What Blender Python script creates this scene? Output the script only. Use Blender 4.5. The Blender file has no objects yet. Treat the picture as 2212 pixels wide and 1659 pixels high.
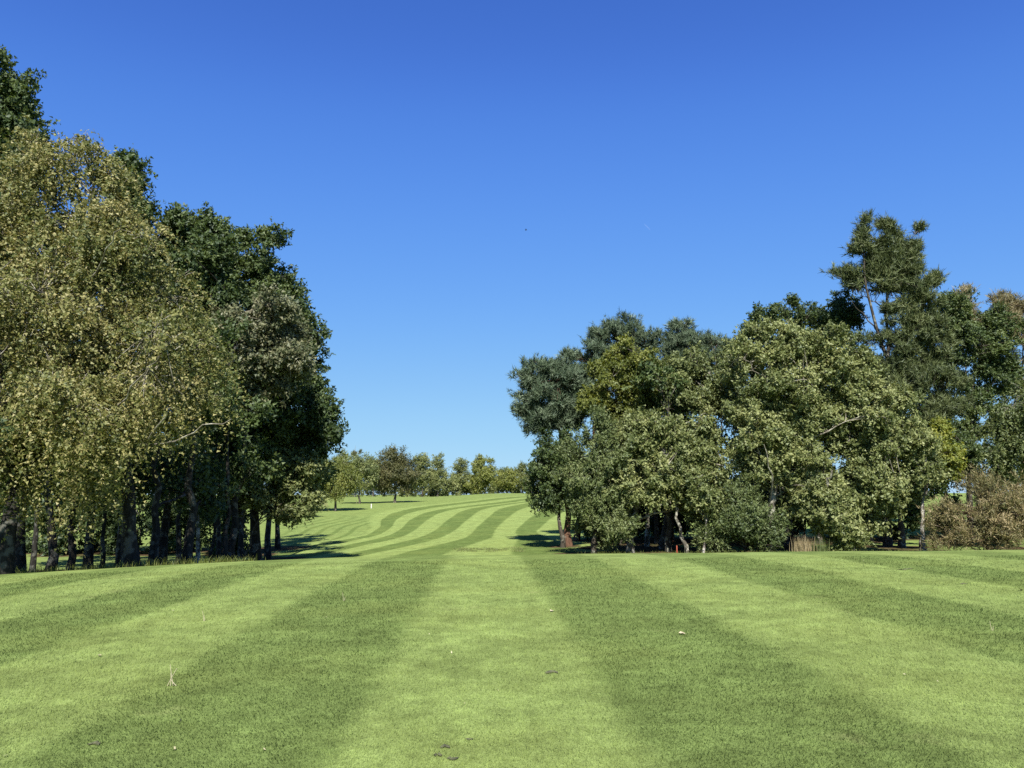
import bpy, math, random, zlib
import numpy as np
from mathutils import Vector

R = math.radians
scene = bpy.context.scene
rng = np.random.default_rng(7)
random.seed(7)

# ------------------------------------------------------------------ camera, sky, sun, exposure
EYE, PITCH, F, CX, CY = 1.6, R(8.1), 1661.0, 1106.0, 829.5      # measuring frame: 2212 x 1659
cam = bpy.data.cameras.new('camera')
cam.sensor_width = 36.0
cam.lens = 36.0 * F / 2212.0
cam.clip_start, cam.clip_end = 0.1, 20000
cam_ob = bpy.data.objects.new('camera', cam)
cam_ob.location = (0, 0, EYE)
cam_ob.rotation_euler = (R(90) + PITCH, 0, 0)
scene.collection.objects.link(cam_ob)
scene.camera = cam_ob

SUN_EL, SUN_AZ = R(47), R(1)      # height; bearing from straight behind the camera (negative: from the left)
world = bpy.data.worlds.new('World')
scene.world = world
world.use_nodes = True
wn = world.node_tree
sky = wn.nodes.new('ShaderNodeTexSky')
sky.sky_type = 'NISHITA'
sky.sun_disc = False
sky.sun_elevation = SUN_EL
sky.sun_rotation = R(180) + SUN_AZ
sky.altitude = 0
sky.air_density = 1.0
sky.dust_density = 0.0
sky.ozone_density = 6.0
wn.nodes['Background'].inputs['Strength'].default_value = 0.10
def _vmath(op, val):
    v = wn.nodes.new('ShaderNodeVectorMath')
    v.operation = op
    v.inputs[1].default_value = (val, val, val)
    return v


# the phone's tone response for a clear sky, the same in every direction
pre, post_ = _vmath('MULTIPLY', 0.1), _vmath('MULTIPLY', 7.85)
crv = wn.nodes.new('ShaderNodeRGBCurve')
for ch, pts in enumerate(([(.071, .033), (.096, .053), (.157, .089), (.34, .171), (.55, .224), (1, .30)],
                          [(.139, .098), (.185, .151), (.296, .227), (.57, .344), (.78, .40), (1, .44)],
                          [(.291, .363), (.372, .462), (.545, .533), (.82, .558), (1, .565)])):
    c_ = crv.mapping.curves[ch]
    c_.points[0].location = (0, 0)
    c_.points[1].location = pts[-1]
    for p_ in pts[:-1]:
        c_.points.new(*p_)
crv.mapping.update()
wn.links.new(sky.outputs['Color'], pre.inputs[0])
wn.links.new(pre.outputs[0], crv.inputs['Color'])
wn.links.new(crv.outputs['Color'], post_.inputs[0])
wn.links.new(post_.outputs[0], wn.nodes['Background'].inputs['Color'])

sun = bpy.data.lights.new('sun', 'SUN')
sun.energy = 5.0
sun.angle = R(0.53)
sun.color = (1.0, 0.95, 0.86)
sun_ob = bpy.data.objects.new('sun', sun)
sd = Vector((math.sin(SUN_AZ) * math.cos(SUN_EL), -math.cos(SUN_AZ) * math.cos(SUN_EL), math.sin(SUN_EL)))
sun_ob.rotation_euler = sd.to_track_quat('Z', 'Y').to_euler()
sun_ob.location = (0, -20, 40)
scene.collection.objects.link(sun_ob)

scene.view_settings.view_transform = 'Standard'
scene.view_settings.look = 'None'
scene.view_settings.exposure = 1.10
scene.view_settings.gamma = 1.0
scene.view_settings.use_curve_mapping = False
scene.cycles.max_bounces = 5
scene.cycles.diffuse_bounces = 3
scene.cycles.transparent_max_bounces = 8
scene.cycles.sample_clamp_indirect = 4.0
scene.cycles.use_denoising = False

# ------------------------------------------------------------------ helpers
COL = scene.collection
CP, SP = math.cos(PITCH), math.sin(PITCH)


def ray(vx, vy):
    a, b = (vx - CX) / F, (CY - vy) / F
    return np.array([a, CP - b * SP, SP + b * CP])


def at(vx, vy, D):
    """world point seen at (vx, vy) of the measuring frame, D metres ahead"""
    d = ray(vx, vy)
    return np.array([0, 0, EYE]) + d * (D / d[1])


def smoothstep(a, b, x):
    t = np.clip((x - a) / (b - a), 0, 1)
    return t * t * (3 - 2 * t)


_py = [-3000, -60, 0, 10, 17, 21, 25, 30, 40, 50, 60, 75, 95, 120, 150, 180, 200, 220, 260, 400, 700, 4000]
_pz = [0, 0, 0, 0.0, -0.03, -0.10, -0.31, -0.80, -1.75, -2.2, -2.35, -2.1, -1.5, -0.62, 0.35, 1.15, 1.5, 1.6, 1.3, -1, -3, -6]
_ty = np.arange(-70, 720, 0.25)
_tz = np.interp(_ty, _py, _pz)
_k = np.exp(-0.5 * (np.arange(-16, 17) * 0.25 / 1.4) ** 2)
_tz = np.convolve(np.pad(_tz, 16, mode='edge'), _k / _k.sum(), mode='valid')


def zf(x, y):
    x = np.asarray(x, float)
    y = np.asarray(y, float)
    z = np.where((y > -69) & (y < 719), np.interp(y, _ty, _tz), np.interp(y, _py, _pz))
    xl = np.minimum(x, 0)
    z = z - 0.9 * np.tanh(xl * xl * 0.0028 / 0.9)
    z = z + 0.24 * np.tanh(np.maximum(x, 0) * 0.011 / 0.24) * (1 - 0.55 * smoothstep(35, 80, y))
    far = smoothstep(40, 70, y)
    z = z + far * 0.10 * np.sin(x * 0.16 + 1.0 + y * 0.05) * np.sin(y * 0.075 + 0.6)
    z = z + 0.012 * np.sin(x * 0.9 + y * 0.35) * np.sin(y * 0.6 + 1.3)
    return z


def ground_hit(vx, vy, d0=3.0, d1=400.0):
    d = ray(vx, vy)
    ys = np.concatenate([np.arange(d0, 60, 0.02), np.arange(60, d1, 0.1)])
    ys = ys[(ys >= d0) & (ys <= d1)]
    xs, zs = d[0] / d[1] * ys, EYE + d[2] / d[1] * ys
    below = np.nonzero(zs <= zf(xs, ys))[0]
    i = below[0] if len(below) else len(ys) - 1
    return np.array([xs[i], ys[i], float(zf(xs[i], ys[i]))])


def tag(o, label=None, cat=None, group=None, kind=None):
    for k, v in (('label', label), ('category', cat), ('group', group), ('kind', kind)):
        if v:
            o[k] = v
    return o


def link(name, me, parent=None, mats=()):
    o = bpy.data.objects.new(name, me)
    COL.objects.link(o)
    if parent is not None:
        o.parent = parent
    for m in mats:
        me.materials.append(m)
    return o


def empty(name, loc):
    o = bpy.data.objects.new(name, None)
    o.empty_display_size = 0.3
    o.location = loc
    COL.objects.link(o)
    return o


def mesh_np(name, V, Fc, mat_idx=None, attrs=None, smooth=False):
    """V (n,3); Fc (m,k) same-size faces; attrs: {name: (domain, values)}"""
    me = bpy.data.meshes.new(name)
    V = np.asarray(V, np.float32)
    Fc = np.asarray(Fc, np.int32)
    m, k = Fc.shape
    me.vertices.add(len(V))
    me.vertices.foreach_set('co', V.ravel())
    me.loops.add(m * k)
    me.loops.foreach_set('vertex_index', Fc.ravel())
    me.polygons.add(m)
    me.polygons.foreach_set('loop_start', np.arange(0, m * k, k, dtype=np.int32))
    me.polygons.foreach_set('loop_total', np.full(m, k, np.int32))
    if mat_idx is not None:
        me.polygons.foreach_set('material_index', np.asarray(mat_idx, np.int32))
    if smooth:
        me.polygons.foreach_set('use_smooth', np.ones(m, bool))
    me.update(calc_edges=True)
    for an, (dom, val) in (attrs or {}).items():
        a = me.attributes.new(an, 'FLOAT', dom)
        a.data.foreach_set('value', np.asarray(val, np.float32))
    return me


def tube(path, radii, sides=8, knob=0.0):
    """quad tube along a polyline -> V, F"""
    P = np.asarray(path, float)
    n = len(P)
    T = np.gradient(P, axis=0)
    T /= np.linalg.norm(T, axis=1)[:, None] + 1e-9
    ref = np.array([1.0, 0.13, 0.05])
    if abs(T[0] @ ref) > 0.9:
        ref = np.array([0.1, 1.0, 0.2])
    U = np.cross(T, ref)
    U /= np.linalg.norm(U, axis=1)[:, None] + 1e-9
    W = np.cross(T, U)
    a = np.arange(sides) / sides * 2 * np.pi
    rr = np.asarray(radii, float)[:, None] * np.ones(sides)
    if knob:
        rr = rr * (1 + knob * rng.standard_normal((n, sides)))
    V = P[:, None, :] + rr[..., None] * (np.cos(a)[None, :, None] * U[:, None, :] + np.sin(a)[None, :, None] * W[:, None, :])
    V = V.reshape(-1, 3)
    i = np.arange(n - 1)[:, None] * sides
    j = np.arange(sides)[None, :]
    j2 = (j + 1) % sides
    Fq = np.stack([i + j, i + j2, i + sides + j2, i + sides + j], -1).reshape(-1, 4)
    return V, Fq


def join(parts):
    Vs, Fs, off = [], [], 0
    for V, Fq in parts:
        Vs.append(V)
        Fs.append(Fq + off)
        off += len(V)
    return np.concatenate(Vs), np.concatenate(Fs)


def unit(v):
    return v / (np.linalg.norm(v, axis=-1, keepdims=True) + 1e-9)


def bezier(a, b, c, n):
    t = np.linspace(0, 1, n)[:, None]
    return (1 - t) ** 2 * a + 2 * t * (1 - t) * b + t * t * c


# ------------------------------------------------------------------ materials
def new_mat(name):
    m = bpy.data.materials.new(name)
    m.use_nodes = True
    m.node_tree.nodes.clear()
    return m, m.node_tree.nodes, m.node_tree.links


def ramp(nodes, stops):
    r = nodes.new('ShaderNodeValToRGB')
    el = r.color_ramp.elements
    while len(el) < len(stops):
        el.new(0.5)
    for e, (p, c) in zip(el, stops):
        e.position = p
        e.color = (*c, 1)
    return r


def leaf_mat(name, cols, trans=0.3, gloss=0.025, rough=0.6):
    m, N, L = new_mat(name)
    out = N.new('ShaderNodeOutputMaterial')
    at_ = N.new('ShaderNodeAttribute')
    at_.attribute_name = 'tint'
    rp = ramp(N, [(i / (len(cols) - 1), c) for i, c in enumerate(cols)])
    L.new(at_.outputs['Fac'], rp.inputs['Fac'])
    d = N.new('ShaderNodeBsdfDiffuse')
    t = N.new('ShaderNodeBsdfTranslucent')
    g = N.new('ShaderNodeBsdfGlossy')
    g.inputs['Roughness'].default_value = rough
    g.inputs['Color'].default_value = (0.9, 0.95, 1, 1)
    hs = N.new('ShaderNodeHueSaturation')
    hs.inputs['Hue'].default_value = 0.485
    hs.inputs['Saturation'].default_value = 1.15
    hs.inputs['Value'].default_value = 1.1
    L.new(rp.outputs['Color'], hs.inputs['Color'])
    L.new(rp.outputs['Color'], d.inputs['Color'])
    L.new(hs.outputs['Color'], t.inputs['Color'])
    m1 = N.new('ShaderNodeMixShader')
    m1.inputs[0].default_value = trans
    L.new(d.outputs[0], m1.inputs[1])
    L.new(t.outputs[0], m1.inputs[2])
    m2 = N.new('ShaderNodeMixShader')
    m2.inputs[0].default_value = gloss
    L.new(m1.outputs[0], m2.inputs[1])
    L.new(g.outputs[0], m2.inputs[2])
    L.new(m2.outputs[0], out.inputs['Surface'])
    return m


def bark_mat(name, dark, light, lichen, scale=6.0, amount=0.5):
    m, N, L = new_mat(name)
    out = N.new('ShaderNodeOutputMaterial')
    b = N.new('ShaderNodeBsdfPrincipled')
    b.inputs['Roughness'].default_value = 0.9
    b.inputs['Specular IOR Level'].default_value = 0.15
    g = N.new('ShaderNodeNewGeometry')
    mp = N.new('ShaderNodeMapping')
    mp.inputs['Scale'].default_value = (scale, scale, scale * 0.18)
    L.new(g.outputs['Position'], mp.inputs['Vector'])
    n1 = N.new('ShaderNodeTexNoise')
    n1.inputs['Scale'].default_value = 2.2
    n1.inputs['Detail'].default_value = 6
    n1.inputs['Roughness'].default_value = 0.7
    L.new(mp.outputs[0], n1.inputs['Vector'])
    r1 = ramp(N, [(0.34, dark), (0.66, light)])
    L.new(n1.outputs['Fac'], r1.inputs['Fac'])
    n2 = N.new('ShaderNodeTexNoise')
    n2.inputs['Scale'].default_value = 3.2
    n2.inputs['Detail'].default_value = 5
    L.new(g.outputs['Position'], n2.inputs['Vector'])
    r2 = ramp(N, [(0.62 - 0.2 * amount, (0, 0, 0)), (0.70 - 0.2 * amount, (1, 1, 1))])
    L.new(n2.outputs['Fac'], r2.inputs['Fac'])
    mx = N.new('ShaderNodeMixRGB')
    mx.inputs[2].default_value = (*lichen, 1)
    L.new(r2.outputs['Color'], mx.inputs[0])
    L.new(r1.outputs['Color'], mx.inputs[1])
    L.new(mx.outputs[0], b.inputs['Base Color'])
    bp = N.new('ShaderNodeBump')
    bp.inputs['Strength'].default_value = 0.7
    bp.inputs['Distance'].default_value = 0.06
    L.new(n1.outputs['Fac'], bp.inputs['Height'])
    L.new(bp.outputs[0], b.inputs['Normal'])
    L.new(b.outputs[0], out.inputs['Surface'])
    return m


def plain_mat(name, c, rough=0.7):
    m, N, L = new_mat(name)
    out = N.new('ShaderNodeOutputMaterial')
    b = N.new('ShaderNodeBsdfPrincipled')
    b.inputs['Roughness'].default_value = rough
    b.inputs['Specular IOR Level'].default_value = 0.25
    g = N.new('ShaderNodeNewGeometry')
    n1 = N.new('ShaderNodeTexNoise')
    n1.inputs['Scale'].default_value = 30
    n1.inputs['Detail'].default_value = 4
    L.new(g.outputs['Position'], n1.inputs['Vector'])
    r = ramp(N, [(0.3, tuple(v * 0.6 for v in c)), (0.7, tuple(min(1, v * 1.25) for v in c))])
    L.new(n1.outputs['Fac'], r.inputs['Fac'])
    L.new(r.outputs['Color'], b.inputs['Base Color'])
    L.new(b.outputs[0], out.inputs['Surface'])
    return m


LEAF = {
    'oak':      leaf_mat('oak_leaf', [(.028, .050, .012), (.055, .086, .020), (.105, .138, .036)]),
    'sage':     leaf_mat('sage_oak_leaf', [(.080, .104, .028), (.165, .192, .062), (.280, .295, .115)]),
    'grey':     leaf_mat('greyish_leaf', [(0.066, 0.083, 0.035), (0.132, 0.141, 0.066), (0.231, 0.220, 0.127)]),
    'hornbeam': leaf_mat('yellowing_leaf', [(.072, .092, .020), (.178, .182, .050), (.330, .292, .118)], trans=0.32),
    'maple':    leaf_mat('yellow_green_leaf', [(.085, .108, .016), (.145, .168, .028), (.225, .238, .050)], trans=0.4),
    'yellow':   leaf_mat('bright_yellow_leaf', [(.110, .142, .018), (.185, .215, .030), (.290, .290, .050)], trans=0.4),
    'pine':     leaf_mat('blue_pine_needle', [(.044, .070, .035), (.080, .114, .060), (.135, .172, .102)], trans=0.1),
    'pine2':    leaf_mat('olive_pine_needle', [(.046, .064, .020), (.080, .102, .032), (.130, .150, .055)], trans=0.1),
    'yew':      leaf_mat('fine_dark_leaf', [(.040, .060, .016), (.075, .102, .028), (.130, .155, .052)], trans=0.15),
    'tan':      leaf_mat('tan_twig_leaf', [(.100, .100, .032), (.200, .165, .070), (.310, .245, .125)], trans=0.2),
    'gold':     leaf_mat('golden_leaf', [(.130, .120, .050), (.220, .190, .090), (.310, .255, .140)], trans=0.3),
    'willow':   leaf_mat('pale_green_leaf', [(.065, .090, .024), (.115, .145, .042), (.190, .215, .075)], trans=0.35),
    'far':      leaf_mat('far_green_leaf', [(.098, .122, .036), (.170, .196, .060), (.260, .272, .098)], trans=0.35),
    'faryel':   leaf_mat('far_yellow_leaf', [(.110, .135, .026), (.190, .215, .042), (.280, .290, .075)], trans=0.4),
    'brown':    leaf_mat('browning_leaf', [(.052, .058, .018), (.092, .096, .030), (.150, .136, .052)], trans=0.25),
}
BARK = {
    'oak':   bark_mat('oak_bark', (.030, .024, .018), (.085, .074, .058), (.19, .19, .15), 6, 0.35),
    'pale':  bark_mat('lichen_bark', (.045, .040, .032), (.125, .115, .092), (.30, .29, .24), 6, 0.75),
    'shade': bark_mat('shaded_lichen_bark', (.010, .009, .008), (.034, .032, .027), (.085, .085, .072), 6, 0.45),  # lichened bark with the shade inside the left wood put into its colours
    'pine':  bark_mat('pine_bark', (.050, .028, .018), (.150, .085, .055), (.16, .13, .10), 7, 0.2),
    'birch': bark_mat('birch_bark', (.050, .042, .036), (.20, .185, .165), (.33, .315, .28), 5, 0.8),
    'tan':   bark_mat('twig_bark', (.080, .055, .035), (.180, .135, .090), (.24, .20, .15), 9, 0.4),
    'limb':  bark_mat('pale_limb_bark', (.110, .098, .075), (.240, .215, .170), (.34, .32, .26), 9, 0.6),
}

# ------------------------------------------------------------------ mown stripes (measured paths laid on the terrain)
STRIPE_W = 1.92
_far_picks = {      # dark stripe index -> pixel picks in the frame (x, y)
    1:  [(1175, 1189), (1152, 1160), (1132, 1150), (1140, 1143), (1163, 1122), (1195, 1104), (1230, 1095)],
    -1: [(917, 1190), (980, 1175), (1036, 1163), (1050, 1139), (1070, 1121), (1095, 1100), (1130, 1090), (1165, 1084)],
    -3: [(801, 1190), (856, 1180), (925, 1163), (963, 1146), (985, 1126), (1015, 1104), (1050, 1095), (1110, 1087), (1165, 1080)],
    -5: [(734, 1183), (790, 1173), (840, 1163), (875, 1146), (895, 1126), (925, 1110), (968, 1100), (1030, 1093), (1100, 1085), (1165, 1076)],
    -7: [(690, 1178), (760, 1165), (805, 1158), (835, 1138), (838, 1124), (860, 1110), (905, 1099), (970, 1090), (1050, 1081), (1160, 1071.5)],
}
_rows = np.arange(48, 215, 1.0)
_keys = sorted(_far_picks)
_tab = []
for k in _keys:
    pts = np.array([ground_hit(*p, d0=46.0)[:2] for p in _far_picks[k]])
    pts = pts[np.argsort(pts[:, 1])]
    xs = np.interp(_rows, pts[:, 1], pts[:, 0])
    s0 = (pts[1, 0] - pts[0, 0]) / max(3.0, pts[1, 1] - pts[0, 1])
    lo = _rows < pts[0, 1]
    xs[lo] = pts[0, 0] + s0 * 0.3 * (_rows[lo] - pts[0, 1])
    hi = _rows > pts[-1, 1]
    xs[hi] = pts[-1, 0] + 0.35 * (_rows[hi] - pts[-1, 1])
    kk = np.exp(-0.5 * (np.arange(-5, 6) / 2.2) ** 2)
    xs = np.convolve(np.pad(xs, 5, mode='edge'), kk / kk.sum(), mode='valid')
    _tab.append(xs)
_tab = np.array(_tab)
for i in range(1, len(_tab)):
    _tab[i] = np.maximum(_tab[i], _tab[i - 1] + 1.2)


def stripe_u(x, y):
    x = np.asarray(x, float)
    y = np.asarray(y, float)
    near = (x - (0.055 - 0.0367 * y)) / STRIPE_W
    yr = np.clip(y, 48, 214)
    cols = np.stack([np.interp(yr, _rows, t) for t in _tab], 0)
    keys = np.array(_keys, float)
    far = np.empty_like(x)
    far[:] = keys[0] + (x - cols[0]) * 2 / (cols[1] - cols[0])
    for i in range(len(keys) - 1):
        m = x >= cols[i]
        f = keys[i] + 2 * (x - cols[i]) / (cols[i + 1] - cols[i])
        far = np.where(m, f, far)
    w = smoothstep(28, 47, y)
    return near * (1 - w) + far * w


# ------------------------------------------------------------------ trees: generator
WOOD = []       # (x, y, r) of ground covered by leaf litter


def lobes_world(lobes, D):
    out = []
    for lb in lobes:
        vx, vy, rx, ry = lb[:4]
        dy = lb[4] if len(lb) > 4 else 0.0
        c = at(vx, vy, D + dy)
        s = (D + dy) / F
        rxm, rym = rx * s, ry * s
        out.append((c, np.array([rxm, 0.85 * 0.5 * (rxm + rym) + 0.15 * max(rxm, rym), rym])))
    return out


KIND = {    # leaf length, width, sprays per clump, leaves per spray, spray length, droop, up, outward, scatter, clump radius, bough radius, clumps per bough
    'broad':  dict(x=1.5, ll=.158, lw=.118, ns=10, nl=12, sl=.50, droop=.05, up=.30, out=.6, sc=.11, cr=.34, br=.85, nb=7, fl=.75),
    'droop':  dict(x=1.35, ll=.092, lw=.072, ns=5, nl=26, sl=1.55, droop=.78, up=.12, out=.85, sc=.070, cr=.30, br=1.05, nb=9, fl=.5),
    'pine':   dict(x=1.45, ll=.36, lw=.046, ns=8, nl=13, sl=.40, droop=-.25, up=.55, out=.6, sc=.04, cr=.32, br=.72, nb=7, fl=.32),
    'fine':   dict(x=1.2, ll=.16, lw=.065, ns=10, nl=14, sl=.80, droop=-.05, up=.65, out=.55, sc=.07, cr=.30, br=.75, nb=6, fl=.9),
    'twiggy': dict(x=1.15, ll=.22, lw=.036, ns=10, nl=14, sl=1.0, droop=.14, up=.8, out=.55, sc=.09, cr=.32, br=.65, nb=5, fl=1.0),
    'far':    dict(x=1.9, ll=.32, lw=.26, ns=7, nl=9, sl=1.1, droop=.05, up=.4, out=.6, sc=.26, cr=.6, br=1.1, nb=4, fl=.8),
    'fill':   dict(x=.95, ll=.24, lw=.18, ns=8, nl=11, sl=.7, droop=.1, up=.2, out=.6, sc=.2, cr=.45, br=1.0, nb=6, fl=.8),
}


def crown_points(LW, n, back=0.5, deep=1.5, br=.85, nb=7, fl=.75):
    """clump centres, gathered into boughs, and outward directions, spread through the lobes"""
    vol = np.array([r[0] * max(r[2], 0.75 * r[0] if fl < .4 else 0) for _, r in LW])
    m = max(24 * len(LW), int(n * 6 / nb))
    idx = rng.choice(len(LW), size=m, p=vol / vol.sum())
    C = np.array([c for c, _ in LW])[idx]
    Rr = np.array([r for _, r in LW])[idx]
    d = unit(rng.standard_normal((m, 3)))
    f = 0.98 - 0.62 * rng.random(m) ** deep
    wob = 1 + 0.15 * np.sin(d[:, 0] * 5.1 + idx * 1.7) * np.sin(d[:, 2] * 4.3 + idx) + 0.10 * rng.standard_normal(m)
    B = C + d * Rr * (f * wob)[:, None]
    keep = rng.random(m) < np.where(d[:, 1] > 0.25, back, 1.0)
    for j, (c, r) in enumerate(LW):
        q = np.linalg.norm((B - c) / r, axis=1)
        keep &= ~((q < (0.30 if fl < .4 else 0.50)) & (idx != j))
    want = n / nb                                   # share the boughs out so that every lobe is filled
    sel = []
    for j in range(len(LW)):
        cand = np.nonzero(keep & (idx == j))[0]
        sel.append(cand[:max(4 if fl < .4 else 2, int(round(1.12 * want * vol[j] / vol.sum())))])
    sel = rng.permutation(np.concatenate(sel))
    B, d, Rr = B[sel], d[sel], Rr[sel]
    o = unit(d / Rr)
    rb = np.minimum(br, 0.6 * (Rr[:, 0] if fl < .4 else Rr.min(1))) * (0.65 + 0.7 * rng.random(len(B)))
    q = unit(rng.standard_normal((len(B), nb, 3))) * (rng.random((len(B), nb, 1)) ** .45)
    q[..., 2] *= fl
    P = B[:, None, :] + q * rb[:, None, None]
    O = unit(np.repeat(o[:, None, :], nb, 1) * .8 + q * .8)
    P, O = P.reshape(-1, 3), O.reshape(-1, 3)
    ok = P[:, 2] > zf(P[:, 0], P[:, 1]) + 0.3
    top_n = int(1.25 * n) if fl < .4 else n
    P, O = P[ok][:top_n], O[ok][:top_n]
    return P, O


def leaf_cloud(P, O, k, tint_shift=0.0, scale=1.0, tint_spread=0.20):
    """leaves on sprays round clump centres -> V, F, tint"""
    n, ns, nl = len(P), k['ns'], k['nl']
    L = k['sl']
    Pn = np.repeat(P, ns, 0)
    On = np.repeat(O, ns, 0)
    m = len(Pn)
    jit = rng.standard_normal((m, 3)) * k['cr'] * 0.55
    d = unit(On * k['out'] + np.array([0, 0, k['up']]) + rng.standard_normal((m, 3)) * 0.55)
    ln = L * (0.55 + 0.8 * rng.random(m))
    S = Pn + jit - d * (0.35 * ln)[:, None]
    ct = np.repeat(rng.standard_normal(n) * 0.16, ns) + rng.standard_normal(m) * 0.08
    ph = rng.random(4) * 6.3
    ct = ct + 0.16 * np.sin(S[:, 0] * 1.3 + ph[0]) * np.sin(S[:, 2] * 1.5 + ph[1]) + 0.10 * np.sin(S[:, 0] * .55 + S[:, 2] * .7 + ph[2])
    S2, d2, ln2 = np.repeat(S, nl, 0), np.repeat(d, nl, 0), np.repeat(ln, nl)
    q = len(S2)
    t = 0.12 + 0.88 * rng.random(q) ** 0.8
    pos = S2 + d2 * (ln2 * t)[:, None] + rng.standard_normal((q, 3)) * k['sc'] * 0.6
    pos[:, 2] -= k['droop'] * ln2 * t * t
    if k['ll'] > 4 * k['lw']:           # needles and thin twig leaves point along the shoot
        ax = unit(d2 * 0.75 + rng.standard_normal((q, 3)) * 0.55 + np.array([0, 0, 0.15]))
    else:
        ax = unit(d2 * 0.6 + rng.standard_normal((q, 3)) * 0.8 - np.array([0, 0, 0.35 * (k['droop'] > 0.3)]))
    nr = unit(rng.standard_normal((q, 3)) * 0.5 + np.array([0, 0, 0.35]) + unit(pos - np.repeat(Pn, nl, 0)) * 0.75 + np.repeat(On, nl, 0) * 0.35)
    b = unit(np.cross(nr, ax))
    nr = np.cross(ax, b)
    s = scale * (0.65 + 0.7 * rng.random(q))
    l, w = (k['ll'] * s)[:, None], (k['lw'] * s)[:, None]
    V = np.empty((q, 3, 3), np.float32)
    V[:, 0] = pos + b * w * 0.5
    V[:, 1] = pos + ax * l
    V[:, 2] = pos - b * w * 0.5
    tint = np.clip(0.45 + tint_shift + np.repeat(ct, nl) + rng.standard_normal(q) * tint_spread, 0, 1)
    return V.reshape(-1, 3), np.arange(q * 3).reshape(-1, 3), tint


def trunk_path(base, top, n=10, bend=0.25, wob=0.06):
    a, c = np.asarray(base, float), np.asarray(top, float)
    mid = (a + c) / 2
    mid[:2] = a[:2] + (c[:2] - a[:2]) * bend
    P = bezier(a, mid, c, n)
    P[1:-1, :2] += rng.standard_normal((n - 2, 2)) * wob
    return P


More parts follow.
